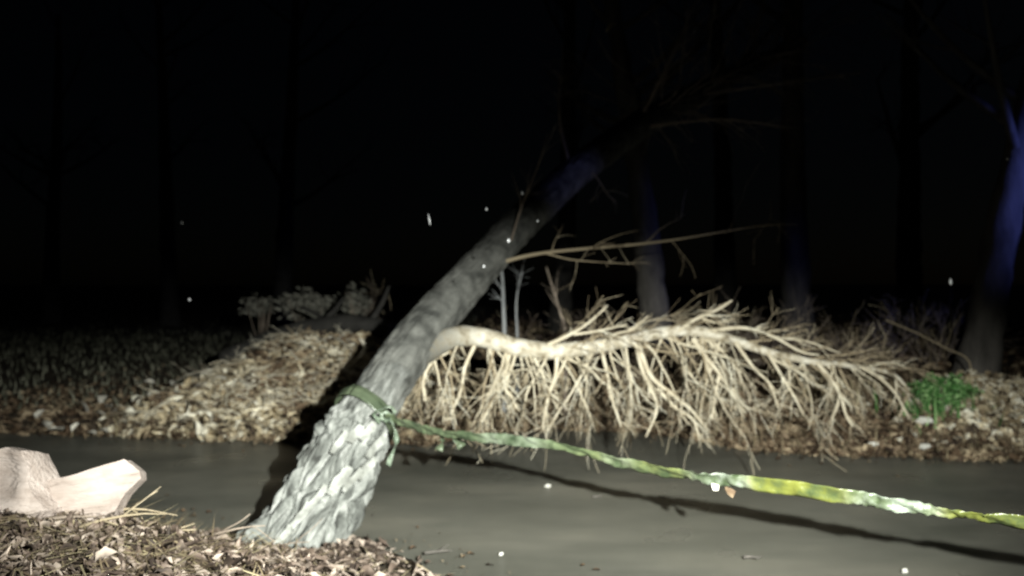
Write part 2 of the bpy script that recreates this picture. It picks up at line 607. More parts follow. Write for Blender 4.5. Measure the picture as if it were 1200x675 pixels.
for i, p in enumerate(tp):
    if i:
        arc += (p - tp[i - 1]).length
    t, n, c = fr[i]
    r0 = trad[i]
    low = max(0.0, min(1.0, (1.25 - arc) / 0.35))           # thick furrowed bark near the base
    amp = 0.013 + 0.062 * low
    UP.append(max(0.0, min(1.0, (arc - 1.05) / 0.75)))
    flare = 0.28 * max(0.0, 1 - arc / 0.55) ** 2
    for k in range(NS):
        a = 2 * math.pi * k / NS
        ca, sa = math.cos(a), math.sin(a)
        wv = noise.noise(Vector((ca * 1.6, sa * 1.6, arc * 4.2))) * 0.22
        q = Vector(((ca + wv * -sa) * r0 * 17, (sa + wv * ca) * r0 * 17, arc * (4.6 - 1.4 * low)))
        dd, _ = noise.voronoi(q)
        e = min(1.0, (dd[1] - dd[0]) / 0.62)
        plate = e ** 0.85
        big = noise.noise(Vector((ca * 1.3, sa * 1.3, arc * 1.6))) * 0.06
        root = flare * (0.55 + 0.45 * math.cos(a * 5 + 0.8))
        rr = r0 * (1 + big * 0.8 + root) + amp * (plate - 0.75) + amp * 0.22 * noise.noise(q * 3.1) + amp * 0.12 * noise.noise(q * 7.3)
        V.append(p + (n * ca + c * sa) * rr)
        BC.append(((ca + wv * -sa) * r0, (sa + wv * ca) * r0, arc * 0.2))
V = np.array([tuple(v) for v in V])
idx = np.arange((NR + 1) * NS).reshape(NR + 1, NS)
nxt = np.roll(idx, -1, 1)
Q = np.stack([idx[:-1], nxt[:-1], nxt[1:], idx[1:]], -1).reshape(-1, 4)
tme = np_mesh('trunk', V, Q, True)
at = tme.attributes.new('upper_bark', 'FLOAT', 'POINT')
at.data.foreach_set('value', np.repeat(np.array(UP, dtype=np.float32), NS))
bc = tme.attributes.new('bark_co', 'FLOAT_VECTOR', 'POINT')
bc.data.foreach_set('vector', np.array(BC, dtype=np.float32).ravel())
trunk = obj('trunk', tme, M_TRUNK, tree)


def trunk_at(u):
    """axis point, radius at fraction u of the trunk"""
    i = int(u * NR)
    return tp[i], trad[i], fr[i]


def nearest_u(pt):
    return min(range(NR + 1), key=lambda i: (tp[i] - pt).length_squared) / NR


# loose bark flaps at the lip where the rough bark ends
for k, (px, py, d, L, ang) in enumerate([(452, 520, 4.98, 0.20, 0.1), (438, 500, 4.95, 0.14, 0.3), (418, 505, 4.93, 0.12, -0.2), (398, 520, 4.92, 0.16, 0.2),
                                         (446, 548, 4.84, 0.17, 0.05), (352, 600, 4.50, 0.17, 0.3), (402, 560, 4.70, 0.2, 0.1), (372, 580, 4.60, 0.18, 0.2),
                                         (425, 560, 4.72, 0.17, 0.1), (330, 628, 4.42, 0.15, 0.3)]):
    mb = MB()
    base = P(px, py, d)
    i = min(range(NR + 1), key=lambda i: (tp[i] - base).length_squared)
    t, n, c = fr[i]
    out = (base - tp[i])
    out = (out - t * out.dot(t)).normalized()
    surf = tp[i] + out * (trad[i] + 0.004)
    sidev = t.cross(out)
    w = random.uniform(0.018, 0.030)
    rows = 7
    b0 = 0
    for q in range(rows):
        s = q / (rows - 1) - 0.5
        lift = 0.008 + 0.022 * (s + 0.5) ** 2
        cc = surf + t * (s * L) + out * lift + sidev * math.sin(s * 4 + ang) * 0.012
        ww = w * (0.55 + 0.6 * math.sin((s + 0.5) * 2.6 + 0.3)) * random.uniform(0.85, 1.15)
        for th in (-0.012, 0.006):
            mb.v += [cc - sidev * ww + out * th, cc + sidev * ww + out * th]
    for q in range(rows - 1):
        a = q * 4
        b = a + 4
        mb.f += [(a + 2, a + 3, b + 3, b + 2), (a, b, b + 1, a + 1), (a, a + 2, b + 2, b), (a + 1, b + 1, b + 3, a + 3)]
    e = (rows - 1) * 4
    mb.f += [(0, 1, 3, 2), (e, e + 2, e + 3, e + 1)]
    mb.build('bark_flap', M_BARK, trunk, smooth=False)

# pale bough that droops to the right
BO = [(474, 436, 5.74, 13), (504, 408, 5.96, 14.5), (540, 394, 6.14, 13.2), (572, 397, 6.25, 12.4), (606, 407, 6.32, 11.6), (645, 411, 6.4, 11), (690, 408, 6.5, 9.5),
      (735, 399, 6.6, 8.4), (780, 389, 6.7, 7.6), (822, 389, 6.78, 7.2), (862, 400, 6.86, 6.3), (905, 414, 6.92, 5.2), (955, 424, 7.0, 4.2),
      (1005, 430, 7.1, 3.2), (1045, 438, 7.2, 2.4), (1066, 458, 7.25, 1.6)]
bp = catmull([P(a, b, d) for a, b, d, w in BO], 110)
mo = len(BO) - 1


def lerp_list(vals, u):
    t = u * (len(vals) - 1)
    k = min(int(t), len(vals) - 2)
    return vals[k] + (vals[k + 1] - vals[k]) * (t - k)


brs = [w / F * d * 0.92 for a, b, d, w in BO]
brad = [lerp_list(brs, i / 110) * (1 + 0.10 * noise.noise(Vector((i * 0.35, 3, 1)))) for i in range(111)]
brad = [r * (1 + 0.15 * max(0, 1 - i / 16) ** 1.5) for i, r in enumerate(brad)]
bp = [p + Vector((0, 0, 0.012 * noise.noise(Vector((i * 0.2, 7, 2))))) for i, p in enumerate(bp)]
mb = MB()
mb.tube(bp, brad, 16)
bme = mb.mesh('bough')
ra = bme.attributes.new('root', 'FLOAT', 'POINT')
ra.data.foreach_set('value', np.repeat(np.clip(1.15 - np.arange(111) / 17.0, 0, 1).astype(np.float32), 16))
bough = obj('bough', bme, M_BOUGH, tree)
bough['label'] = 'pale bark-stripped bough arching to the right'


def bough_at_px(px):
    return min(range(111), key=lambda i: abs((bp[i].x / bp[i].y) * F + 600 - px))


# the twigs one can follow in the photo
HERO = [
    ([(596, 415), (592, 440), (585, 455), (574, 478), (562, 500)], 4.2), ([(587, 452), (600, 466), (605, 480)], 3.0),
    ([(556, 405), (545, 430), (540, 458), (528, 486)], 3.4), ([(525, 412), (505, 425), (496, 447), (498, 470)], 3.2),
    ([(653, 415), (651, 440), (643, 462), (638, 492)], 3.6), ([(668, 412), (655, 438), (640, 470), (632, 486)], 2.6),
    ([(705, 410), (712, 440), (718, 470), (728, 500)], 3.2), ([(745, 400), (752, 432), (764, 458), (770, 480), (757, 512)], 3.6),
    ([(748, 402), (762, 440), (788, 462), (808, 478), (830, 505)], 4.4), ([(770, 455), (792, 478), (812, 492), (820, 516)], 3.2),
    ([(812, 396), (826, 418), (845, 440), (860, 468), (874, 484)], 4.6), ([(843, 438), (838, 465), (834, 492)], 3.2), ([(858, 455), (870, 474), (888, 482)], 2.8),
    ([(862, 402), (884, 432), (902, 450), (912, 478)], 3.0), ([(900, 414), (918, 444), (928, 460), (942, 486)], 2.8),
    ([(958, 426), (975, 446), (985, 464), (992, 488), (1000, 500)], 3.6), ([(985, 464), (980, 480), (974, 492)], 2.2),
    ([(1010, 431), (1030, 442), (1050, 462), (1066, 492)], 3.2), ([(1018, 430), (1040, 425), (1062, 430)], 2.2),
    ([(640, 405), (668, 392), (690, 378), (712, 358)], 3.2), ([(672, 392), (700, 388), (735, 380)], 2.4),
    ([(795, 388), (815, 374), (838, 364), (858, 352)], 3.4), ([(820, 372), (840, 378), (862, 372)], 2.4), ([(830, 388), (870, 384), (905, 394), (938, 412), (960, 416)], 3.4),
    ([(890, 390), (915, 396), (945, 400), (985, 414)], 2.4), ([(700, 405), (720, 392), (740, 386), (760, 370)], 2.4),
]
for pix, w in HERO:
    i0 = bough_at_px(pix[0][0])
    d0 = bp[i0].y - 0.03
    dd = random.uniform(-0.25, 0.12)
    pts = [P(a, b, d0 + dd * k / len(pix)) for k, (a, b) in enumerate(pix)]
    for q in pts:
        if q.z < 0.05:
            q.z = 0.05
    cp = catmull(pts, 14)
    mb = MB()
    r0 = w / F * d0 * 0.80
    rad = [r0 * (1 - 0.6 * i / 14) for i in range(15)]
    mb.tube(cp, rad, 6)
    for k in range(5):
        i = random.randint(4, 13)
        t = (cp[i + 1] - cp[i - 1]).normalized()
        s = Vector((random.gauss(0, 1), random.gauss(0, 1), random.gauss(0, 0.6)))
        grow(mb, cp[i], t * 0.8 + s * 0.5, random.uniform(0.10, 0.26), rad[i] * 0.7, 1, 0.10, 4, 2, 0.3)
    mb.build('twig', M_TWIG, bough)

# many finer drooping twigs that fill the curtain below the bough
for k in range(84):
    u = random.uniform(0.05, 0.99) if k % 3 else random.uniform(0.05, 0.60)
    i = int(u * 110)
    p = bp[i]
    pxx = p.x / p.y * F + 600
    end = 498 if pxx < 640 else 512 if pxx < 860 else (505 if pxx < 960 else 492)
    room = p.z - (CAM_H - (end - HOR) / F * p.y)
    L = max(0.18, room) * random.uniform(0.55, 1.12)
    mb = MB()
    side = random.uniform(-0.7, 0.8)
    grow(mb, p + Vector((0, random.uniform(-0.02, 0.02), -brad[i] * 0.5)),
         Vector((side * 0.9 + (0.35 if u > 0.45 else -0.05), random.uniform(-0.45, 0.55), random.uniform(-1.0, -0.25))),
         L, random.uniform(0.008, 0.015), 2, random.uniform(0.08, 0.24), 5, 3, 0.26)
    mb.build('twig', M_TWIG if k % 4 else M_FINE, bough)
# sprays rising above the bough
for k in range(26):
    u = random.uniform(0.32, 0.93)
    i = int(u * 110)
    mb = MB()
    grow(mb, bp[i] + Vector((0, 0, brad[i] * 0.4)), Vector((random.uniform(0.4, 1.2), random.uniform(-0.5, 0.6), random.uniform(0.1, 0.5))),
         random.uniform(0.25, 0.6), random.uniform(0.005, 0.009), 2, random.uniform(0.0, 0.14), 5, 3, 0.28)
    mb.build('twig', M_FINE, bough)

# long thin limbs higher on the trunk
LIMBS = [([(585, 308, 7.0), (612, 301, 6.98), (640, 296, 7.0), (690, 291, 7.1), (740, 287, 7.25), (790, 281, 7.4), (845, 272, 7.6), (895, 264, 7.8), (935, 263, 8.0)], 5.0, M_FINE),
         ([(640, 297, 7.0), (668, 304, 7.02), (700, 307, 7.06), (736, 309, 7.1)], 2.2, M_FINE),
         ([(690, 196, 8.5), (702, 212, 8.45), (712, 228, 8.4), (722, 236, 8.4)], 2.4, M_FINE),
         ([(596, 292, 7.1), (612, 240, 7.1), (632, 190, 7.2), (642, 155, 7.3)], 3.2, M_STEM),
         ([(668, 200, 8.4), (655, 130, 8.6), (660, 60, 8.9)], 4.5, M_STEM),
         ([(745, 150, 9.8), (790, 60, 9.9), (815, 0, 10.2)], 6.0, M_STEM),
         ([(745, 150, 9.8), (840, 140, 9.6), (930, 150, 9.4)], 5.0, M_STEM),
         ([(812, 112, 11.2), (900, 100, 11), (1010, 85, 11)], 5.0, M_STEM),
         ([(880, 78, 12.8), (890, 20, 13), (910, -40, 13.4)], 5.0, M_STEM)]
for pix, w, mt in LIMBS:
    cp = catmull([P(*q) for q in pix], 26)
    d0 = pix[0][2]
    r0 = w / F * d0 * 0.5
    mb = MB()
    rad = [r0 * (1 - 0.72 * i / 26) for i in range(27)]
    mb.tube(cp, rad, 7)
    nf = 4 if w < 4 else 9
    for k in range(nf):
        i = random.randint(6, 25)
        t = (cp[i + 1] - cp[i - 1]).normalized()
        s = Vector((random.gauss(0, 1), random.gauss(0, 1), random.gauss(0, 1)))
        grow(mb, cp[i], t * 0.8 + s * 0.4, random.uniform(0.12, 0.35) * (1 if w < 4.6 else 2), rad[i] * 0.5, 1, 0.05, 4, 2, 0.25)
    mb.build('limb', mt, tree)
# crown twigs in the dark
mb = MB()
for k in range(60):
    u = random.uniform(0.80, 1.0)
    p, r, _ = trunk_at(min(u, 0.999))
    grow(mb, p, Vector((random.gauss(0.2, 0.7), random.gauss(0, 0.7), random.uniform(-0.2, 1))), random.uniform(0.8, 1.8), 0.016, 1, 0.04, 4, 3, 0.2)
cr_ = mb.build('crown', M_STEM, tree)
# ------------------------------------------------------------------ caution tape
tape = thing('caution_tape', 'yellow green plastic tape tied round the leaning trunk and stretched across the road', 'tape')


def ribbon(path, widths, twist, name, mt, parent, crumple=0.0, thick=0.0008, attrs=None):
    pts = path
    fr_ = frames(pts)
    V, Fc = [], []
    AT = {}
    N = len(pts)
    for i, p in enumerate(pts):
        t = fr_[i][0]
        u = i / (N - 1)
        upv = Vector((0, 0, 1)) - t * t.z
        upv.normalize()
        sd2 = t.cross(upv)
        a = twist(u)
        w = widths(u) * 0.5
        cr = crumple(u, p) if callable(crumple) else crumple
        ax = upv * math.cos(a) + sd2 * math.sin(a)
        nn = t.cross(ax)
        for k in range(7):
            s = k / 6 * 2 - 1
            off = cr * noise.noise(Vector((i * 0.30, s * 1.6, 3.3))) + 0.004 * math.sin(s * 3 + i * 0.25)
            wv = 1 + cr * 7 * noise.noise(Vector((i * 0.22, 9.1, s * 0.6)))
            V.append(p + ax * (s * w * wv) + nn * off)
            if attrs:
                for nm, fn in attrs.items():
                    AT.setdefault(nm, []).append(fn(p))
    for i in range(N - 1):
        for k in range(6):
            a = i * 7 + k
            Fc.append((a, a + 1, a + 8, a + 7))
    me = bpy.data.meshes.new(name)
    me.from_pydata([tuple(v) for v in V], [], Fc)
    me.polygons.foreach_set('use_smooth', [True] * len(Fc))
    for nm, vals in AT.items():
        q = me.attributes.new(nm, 'FLOAT', 'POINT')
        q.data.foreach_set('value', vals)
    me.update()
    o = obj(name, me, mt, parent)
    md = o.modifiers.new('thickness', 'SOLIDIFY')
    md.thickness = thick
    return o


TP = [(452, 489), (480, 498), (510, 506), (545, 511), (600, 516), (660, 524), (715, 539), (780, 553), (845, 562), (920, 571), (1000, 583), (1080, 596), (1140, 605), (1200, 613)]
X0, X1, D0, D1 = 452, 1200, 5.12, 3.15


def tape_d(px):
    u = (px - X0) / (X1 - X0)
    return 1 / (1 / D0 + (1 / D1 - 1 / D0) * u)


tpts = [P(a, b, tape_d(a)) for a, b in TP]
dirv = (tpts[-1] - tpts[-3]).normalized()
tpts += [tpts[-1] + dirv * 0.6, tpts[-1] + dirv * 1.25]
POST = tpts[-1].copy()
tpath = catmull(tpts, 420)


def t_px(p):
    return p.x / p.y * F + 600


def bell(px, c, w):
    return math.exp(-((px - c) / w) ** 4)


def t_pale_sheen(p):  # where light glances off the folds, painted as paler tape
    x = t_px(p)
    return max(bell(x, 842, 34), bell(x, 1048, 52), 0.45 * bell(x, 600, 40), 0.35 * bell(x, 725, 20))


def t_yellow(p):
    x = t_px(p)
    return min(1.0, max(0.0, (x - 620) / 300))


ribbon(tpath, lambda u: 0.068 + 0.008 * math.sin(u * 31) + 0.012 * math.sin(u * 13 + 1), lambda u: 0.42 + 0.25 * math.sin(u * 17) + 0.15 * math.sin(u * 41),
       'strip', M_TAPE, tape, lambda u, p: 0.008 + 0.016 * t_pale_sheen(p), 0.0008, {'pale': t_pale_sheen, 'yellow': t_yellow})

# the loop round the trunk
ul = nearest_u(P(428, 484, 5.3))
for du, wd, mt, ph in ((0.0, 0.075, M_TAPEG, 0.0), (0.012, 0.06, M_TAPEG, 0.7)):
    i = int((ul + du) * NR)
    t, n, c = fr[i]
    path = []
    for k in range(61):
        a = 2 * math.pi * k / 60
        r = trad[i] + 0.035 + 0.004 * math.sin(a * 5 + ph)
        path.append(tp[i] + (n * math.cos(a) + c * math.sin(a)) * r + t * (0.05 * math.sin(a + 2.4 + ph)))
    V, Fc = [], []
    for k, p in enumerate(path):
        a = 2 * math.pi * k / 60
        out = (n * math.cos(a) + c * math.sin(a))
        for s in range(5):
            q = s / 4 - 0.5
            V.append(p + t * q * wd + out * (0.006 * noise.noise(Vector((k * 0.5, q * 4, ph)))))
    for k in range(60):
        for s in range(4):
            a = k * 5 + s
            Fc.append((a, a + 1, a + 6, a + 5))
    me = bpy.data.meshes.new('loop')
    me.from_pydata([tuple(v) for v in V], [], Fc)
    me.polygons.foreach_set('use_smooth', [True] * len(Fc))
    me.update()
    lo = obj('loop', me, mt, tape)
    md = lo.modifiers.new('thickness', 'SOLIDIFY')
    md.thickness = 0.0012
# knot and hanging tails
mb = MB()
K0 = P(452, 488, 5.10)
mb.tube([K0 + Vector((math.cos(a) * 0.03, math.sin(a * 2) * 0.012 - 0.005, math.sin(a) * 0.026)) for a in np.linspace(0, 5.8, 26)],
        [0.012 + 0.004 * math.sin(k * 1.3) for k in range(26)], 8)
mb.build('knot', M_TAPEC, tape)
ribbon(catmull([P(446, 494, 5.06), P(438, 488, 5.02), P(444, 481, 5.03), P(458, 476, 5.05), P(464, 484, 5.06)], 24), lambda u: 0.04, lambda u: 0.3 + u * 2, 'tail', M_TAPEC, tape, 0.006)
ribbon(catmull([P(455, 490, 5.08), P(462, 502, 5.05), P(464, 518, 5.03), P(458, 534, 5.03), P(455, 546, 5.04)], 24), lambda u: 0.045 - 0.015 * u, lambda u: 0.2 + u * 2.6, 'tail', M_TAPEC, tape, 0.006)
ribbon(catmull([P(512, 506, 4.96), P(518, 516, 4.95), P(514, 528, 4.95)], 18), lambda u: 0.05, lambda u: 0.6 + u * 2.2, 'tail', M_TAPEG, tape, 0.008)
ribbon(catmull([P(528, 508, 4.92), P(536, 516, 4.91), P(542, 524, 4.91)], 18), lambda u: 0.06, lambda u: 1.6 + u * 1.2, 'tail', M_TAPEG, tape, 0.008)

# steel stake that holds the other end, outside the picture
st = thing('stake', 'steel fence stake holding the far end of the tape', 'stake')
gz = g1(POST.x, POST.y)
mb = MB()
mb.tube([Vector((POST.x, POST.y, gz - 0.1)), Vector((POST.x, POST.y, gz + 0.9))], [0.02, 0.02], 10)
mb.build('post', M_DARKB, st)
mb = MB()
mb.tube([Vector((POST.x, POST.y, gz + 0.9)), Vector((POST.x, POST.y, gz + 0.93)), Vector((POST.x, POST.y, gz + 0.95))], [0.026, 0.026, 0.012], 10)
mb.build('cap', M_DARKB, st)

# ------------------------------------------------------------------ brush heap left of the trunk
heap = thing('brush_heap', 'bright heap of tan leaves and broken twigs left of the leaning trunk', 'brush heap')
n = 12000
hx = np.concatenate([rng.normal(-2.2, 0.62, n), rng.normal(-2.9, 0.6, n // 6)])
hy = np.concatenate([rng.normal(9.1, 0.62, n), rng.normal(8.75, 0.42, n // 6)])
k = (hy > road_far(hx) - 0.05 - 0.25 * np.clip(wob(hx, hx * 0.4, 2.6), 0, 1)) & (hx > -5.0) & (hx < -0.2)
pos = on_ground(hx[k], hy[k], (0.0, 0.10))
pos[:, 2] += 0.16 * np.clip(wob(pos[:, 0], pos[:, 1], 2.6), 0, 1) * rng.random(len(pos))
o = obj('leaves', leaf_mesh('leaves', pos, (0.05, 0.24), 1.0, 2.8), M_LEAF, heap)
o['kind'] = 'stuff'
cc = rng.normal(0, 1, (26, 2)) * np.array([0.75, 0.6]) + np.array([-2.35, 9.0])
w_ = rng.integers(0, 26, 2600)
hx = cc[w_, 0] + rng.normal(0, 0.09, 2600)
hy = cc[w_, 1] + rng.normal(0, 0.09, 2600)
k = hy > road_far(hx)
o = obj('shade_leaves', leaf_mesh('shade_leaves', on_ground(hx[k], hy[k], (0.09, 0.17)), (0.05, 0.13), 0.9), M_LEAFB, heap)  # clumps of darker leaves standing in for the heap's shaded hollows
o['kind'] = 'stuff'
for k in range(150):
    x = random.gauss(-2.2, 0.62)
    y = random.gauss(9.0, 0.5)
    if y < road_far(x):
        y = road_far(x) + 0.15
    mb = MB()
    a = random.uniform(0, 6.28)
    grow(mb, (x, y, g1(x, y) + random.uniform(0.12, 0.24)), (math.cos(a), math.sin(a) * 0.6, random.uniform(-0.15, 0.28)),
         random.uniform(0.25, 0.55), random.uniform(0.006, 0.016), 1, 0.12, 5, 3, 0.33)
    mb.build('twig', M_PALE if k % 4 == 0 else (M_TWIG if k % 2 else M_FINE), heap)
# the curved pale stick that stands up against the trunk
mb = MB()
mb.tube(catmull([P(414, 424, 8.6), P(424, 414, 8.55), P(427, 404, 8.55), P(422, 397, 8.55)], 10), [0.022, 0.024, 0.024, 0.023, 0.022, 0.021, 0.02, 0.02, 0.018, 0.016, 0.012], 7)
mb.build('twig', M_PALE, heap)

# thin litter spreading left of the heap
n = 3600
hx = rng.uniform(-6.5, -1.6, n)
hy = road_far(hx) + np.abs(rng.normal(0, 1.5, n)) - 0.08 - 0.22 * np.clip(wob(hx, hx * 0.4, 2.2), 0, 1)
pos = on_ground(hx, hy, (0.0, 0.05))
o = obj('leaf_litter', leaf_mesh('leaf_litter', pos, (0.03, 0.14), 0.9, 2.0), M_LEAFB)
tag(o, 'dull grey brown leaf litter along the far road edge on the left', 'leaf litter', kind='stuff')
# far verge behind the bough
n = 24000
hx = rng.uniform(-1.2, 6.6, n)
hy = road_far(hx) + np.abs(rng.normal(0, 1.15, n)) ** 1.0 - 0.06 - 0.22 * np.clip(wob(hx, hx * 0.4, 2.2), 0, 1)
pos = on_ground(hx, hy, (0.0, 0.06))
o = obj('leaf_litter', leaf_mesh('leaf_litter', pos, (0.03, 0.13), 0.85, 1.8), M_LEAFB)
tag(o, 'brown leaf litter on the far bank beneath the pale bough', 'leaf litter', kind='stuff')

n = 2600
hx = rng.uniform(-4.5, 6.0, n)
hy = road_far(hx) + np.abs(rng.normal(0, 0.8, n)) - 0.10
o = obj('bank_grass', blade_mesh('bank_grass', on_ground(hx, hy, (0, 0.02)), (0.05, 0.24), 0.004, 1.1), M_STRAW)
tag(o, 'wispy dry grass along the far road edge', 'grass', kind='stuff')

# ------------------------------------------------------------------ bleached leaves at the left end of the litter
ORD = 'first second third fourth fifth sixth seventh eighth ninth tenth eleventh twelfth thirteenth fourteenth fifteenth sixteenth'.split()
BLE = [(47, 503), (56, 508), (66, 516), (88, 513), (120, 488), (128, 496), (118, 503), (134, 500), (100, 498), (108, 520), (122, 518), (180, 490), (204, 478), (176, 470), (232, 472), (246, 492)]
for k, (px, py) in enumerate(BLE):
    d = F * CAM_H / (py - HOR)
    x = (px - 600) / F * d
    z = max(g1(x, d), 0.02) if d > road_far(x) else 0.03
    me = leaf_mesh('bleached_leaf', [(0, 0, 0)], (0.12, 0.19), 0.5)
    o = obj('bleached_leaf', me, M_LEAFP)
    o.location = (x, d, z + 0.08)
    tag(o, ORD[sorted(range(16), key=lambda q: BLE[q][0]).index(k)] + ' from the left of the pale bleached leaves at the left road edge', 'leaf', 'bleached leaves at the left road edge')

# ------------------------------------------------------------------ fallen log and grey brush behind the heap
log = thing('fallen_log', 'dark log lying flat behind the bright leaf heap', 'log')
mb = MB()
def rest(px, d, lift):
    x = (px - 600) / F * d
    return Vector((x, d, g1(x, d) + lift))


mb.tube(catmull([rest(262, 10.6, 0.24), rest(330, 10.5, 0.25), rest(400, 10.4, 0.27), rest(452, 10.3, 0.29)], 30),
        [0.115 + 0.012 * noise.noise(Vector((i * 0.4, 0, 0))) for i in range(31)], 14)
mb.build('stem', M_WETB, log)
for a, b in (((376, 380, 10.4), (402, 350, 10.5)), ((430, 384, 10.35), (456, 335, 10.5)), ((384, 380, 10.4), (352, 360, 10.6))):
    mb = MB()
    mb.tube(catmull([P(*a), (P(*a) + P(*b)) / 2 + Vector((0.04, 0, 0.02)), P(*b)], 8), [0.045 - 0.003 * i for i in range(9)], 8)
    mb.build('branch_stub', M_WETB, log)


def shrub(name, label, cat, px, py, d, rx_, rz_, nl, size, mt, stems=9, group=None, stem_m=None):
    t = thing(name, label, cat, group)
    c = P(px, py, d)
    g = g1(c.x, c.y)
    mb = MB()
    for k in range(stems):
        a = random.uniform(0, 6.28)
        e = Vector((c.x + math.cos(a) * rx_ * random.uniform(0.2, 0.9), c.y + math.sin(a) * rx_ * 0.6, c.z + rz_ * random.uniform(-0.2, 0.9)))
        b = Vector((c.x + random.gauss(0, 0.04), c.y + random.gauss(0, 0.04), g - 0.02))
        mb.tube(catmull([b, b.lerp(e, 0.5) + Vector((0, 0, 0.05)), e], 8), [0.009 - 0.0008 * i for i in range(9)], 5)
    mb.build('stems', stem_m or M_STEM, t)
    u = rng.normal(0, 1, (nl, 3))
    u /= np.linalg.norm(u, axis=1)[:, None]
    r = (0.35 + 0.7 * rng.random(nl))[:, None]
    lump = 1 + 0.35 * np.sin(u[:, :1] * 5 + px) * np.cos(u[:, 2:] * 6)
    p = np.array([c.x, c.y, c.z]) + u * r * lump * np.array([rx_, rx_ * 0.7, rz_])
    p[:, 2] = np.maximum(p[:, 2], g + 0.02)
    obj('foliage', leaf_mesh('foliage', p, size, 0.9, 1.8), mt, t)
    return t


shrub('low_shrub', 'low grey leafed shrub lit behind the dark log, left of the trunk', 'shrub', 360, 360, 12.3, 0.45, 0.24, 700, (0.05, 0.11), M_GREY)
shrub('low_shrub', 'sparse grey shrub just left of the leaning trunk at log height', 'shrub', 418, 358, 12.0, 0.26, 0.28, 330, (0.05, 0.1), M_GREY)
shrub('low_shrub', 'small dim shrub left end of the dark log', 'shrub', 304, 358, 13.0, 0.3, 0.16, 220, (0.05, 0.1), M_GREY)
gs = shrub('green_shrub', 'small bright green leafy shrub at the right end of the bough', 'shrub', 1104, 458, 7.9, 0.30, 0.17, 1500, (0.02, 0.07), M_GREEN, 12)
n = 160
hx = rng.normal(P(1104, 458, 7.9).x, 0.19, n)
hy = rng.normal(7.9, 0.12, n)
obj('fronds', blade_mesh('fronds', on_ground(hx, hy), (0.16, 0.40), 0.010, 0.7), M_GREEN, gs)

# brown heap at the right edge of the picture
rh = thing('leaf_heap', 'tan and brown leaf heap at the right edge of the picture', 'leaf heap')
n = 2600
hx = rng.normal(4.85, 0.42, n)
hy = rng.normal(8.0, 0.42, n)
k = hy > road_far(hx)
pos = on_ground(hx[k], hy[k], (0.0, 0.10))
o = obj('leaves', leaf_mesh('leaves', pos, (0.05, 0.14), 0.7), M_LEAF, rh)
o['kind'] = 'stuff'
for k in range(14):
    x, y = random.gauss(4.8, 0.35), random.gauss(7.9, 0.3)
    mb = MB()
    a = random.uniform(0, 6.28)
    grow(mb, (x, y, g1(x, y) + 0.05), (math.cos(a), math.sin(a), 0.3), random.uniform(0.25, 0.5), 0.008, 1, 0.1, 5, 2, 0.3)
    mb.build('twig', M_FINE, rh)


# pale scraps on the right bank
def slab(name, mt, pts2, thick, parent=None, bulge=0.01, seed=0, cuts=3):
    """an irregular thick plate from an outline in its own plane (x, z)"""
    import bmesh
    bm = bmesh.new()
    fr_v = [bm.verts.new((x, -thick / 2, z)) for x, z in pts2]
    f = bm.faces.new(fr_v)
    ex = bmesh.ops.extrude_face_region(bm, geom=[f])
    for v in ex['geom']:
        if isinstance(v, bmesh.types.BMVert):
            v.co.y += thick
    bmesh.ops.triangulate(bm, faces=bm.faces[:])
    bmesh.ops.subdivide_edges(bm, edges=bm.edges[:], cuts=cuts, use_grid_fill=True)
    for v in bm.verts:
        q = v.co * 6 + Vector((seed, 0, 0))
        v.co += Vector((noise.noise(q), noise.noise(q + Vector((9, 2, 1))) * 2.2, noise.noise(q + Vector((3, 7, 5))))) * bulge
    bmesh.ops.recalc_face_normals(bm, faces=bm.faces[:])
    me = bpy.data.meshes.new(name)
    bm.to_mesh(me)
    bm.free()
    me.polygons.foreach_set('use_smooth', [True] * len(me.polygons))
    me.set_sharp_from_angle(angle=math.radians(42))
    return obj(name, me, mt, parent)


for px, py, d, w, h, lab in ((1083, 489, 7.75, 0.17, 0.07, 'pale scrap below the green shrub on the brown bank'),
                             (1083, 535, 7.35, 0.15, 0.05, 'pale scrap lying at the road edge below the green shrub'),
                             (1146, 506, 7.6, 0.13, 0.06, 'pale scrap beside the right leaf heap'),
                             (1022, 516, 7.45, 0.11, 0.04, 'faint pinkish scrap under the tip of the bough')):
    o = slab('pale_scrap', M_SCRAP, [(-w / 2, -h * .3), (-w * .1, -h / 2), (w / 2, -h * .1), (w * .4, h / 2), (-w * .2, h * .45)], 0.02, None, 0.012, px)
    c = P(px, py, d)
    gz = g1(c.x, c.y)
    o.location = (c.x, c.y, max(gz, 0) + 0.09)
    o.rotation_euler = (math.radians(-38), 0, random.uniform(-0.3, 0.3))
    tag(o, lab, 'scrap', 'pale scraps on the right bank')

# ------------------------------------------------------------------ near bank: matted leaves, straw, sticks, broken wood
n = 34000
hx = rng.uniform(-4.2, -0.1, n)
hy = rng.uniform(2.2, 5.0, n)
k = (hy < road_near(hx) - 0.02)
k &= ~((hx > -0.75) & (rng.random(n) > 0.25))
pos = on_ground(hx[k], hy[k], (0.0, 0.035))
o = obj('matted_leaves', leaf_mesh('matted_leaves', pos, (0.02, 0.11), 0.6, 3.4, 0.75), M_MOLD)
tag(o, 'matted wet leaves covering the near bank in the left foreground', 'leaf litter', kind='stuff')
n = 2600
hx = rng.normal(-2.0, 0.8, n)
hy = rng.normal(3.4, 0.5, n)
k = hy < road_near(hx) - 0.1
o = obj('dry_grass', blade_mesh('dry_grass', on_ground(hx[k], hy[k], (0, 0.01)), (0.08, 0.26), 0.003, 0.25, True), M_STRAW)
tag(o, 'dry yellow grass strands over the near bank', 'grass', kind='stuff')
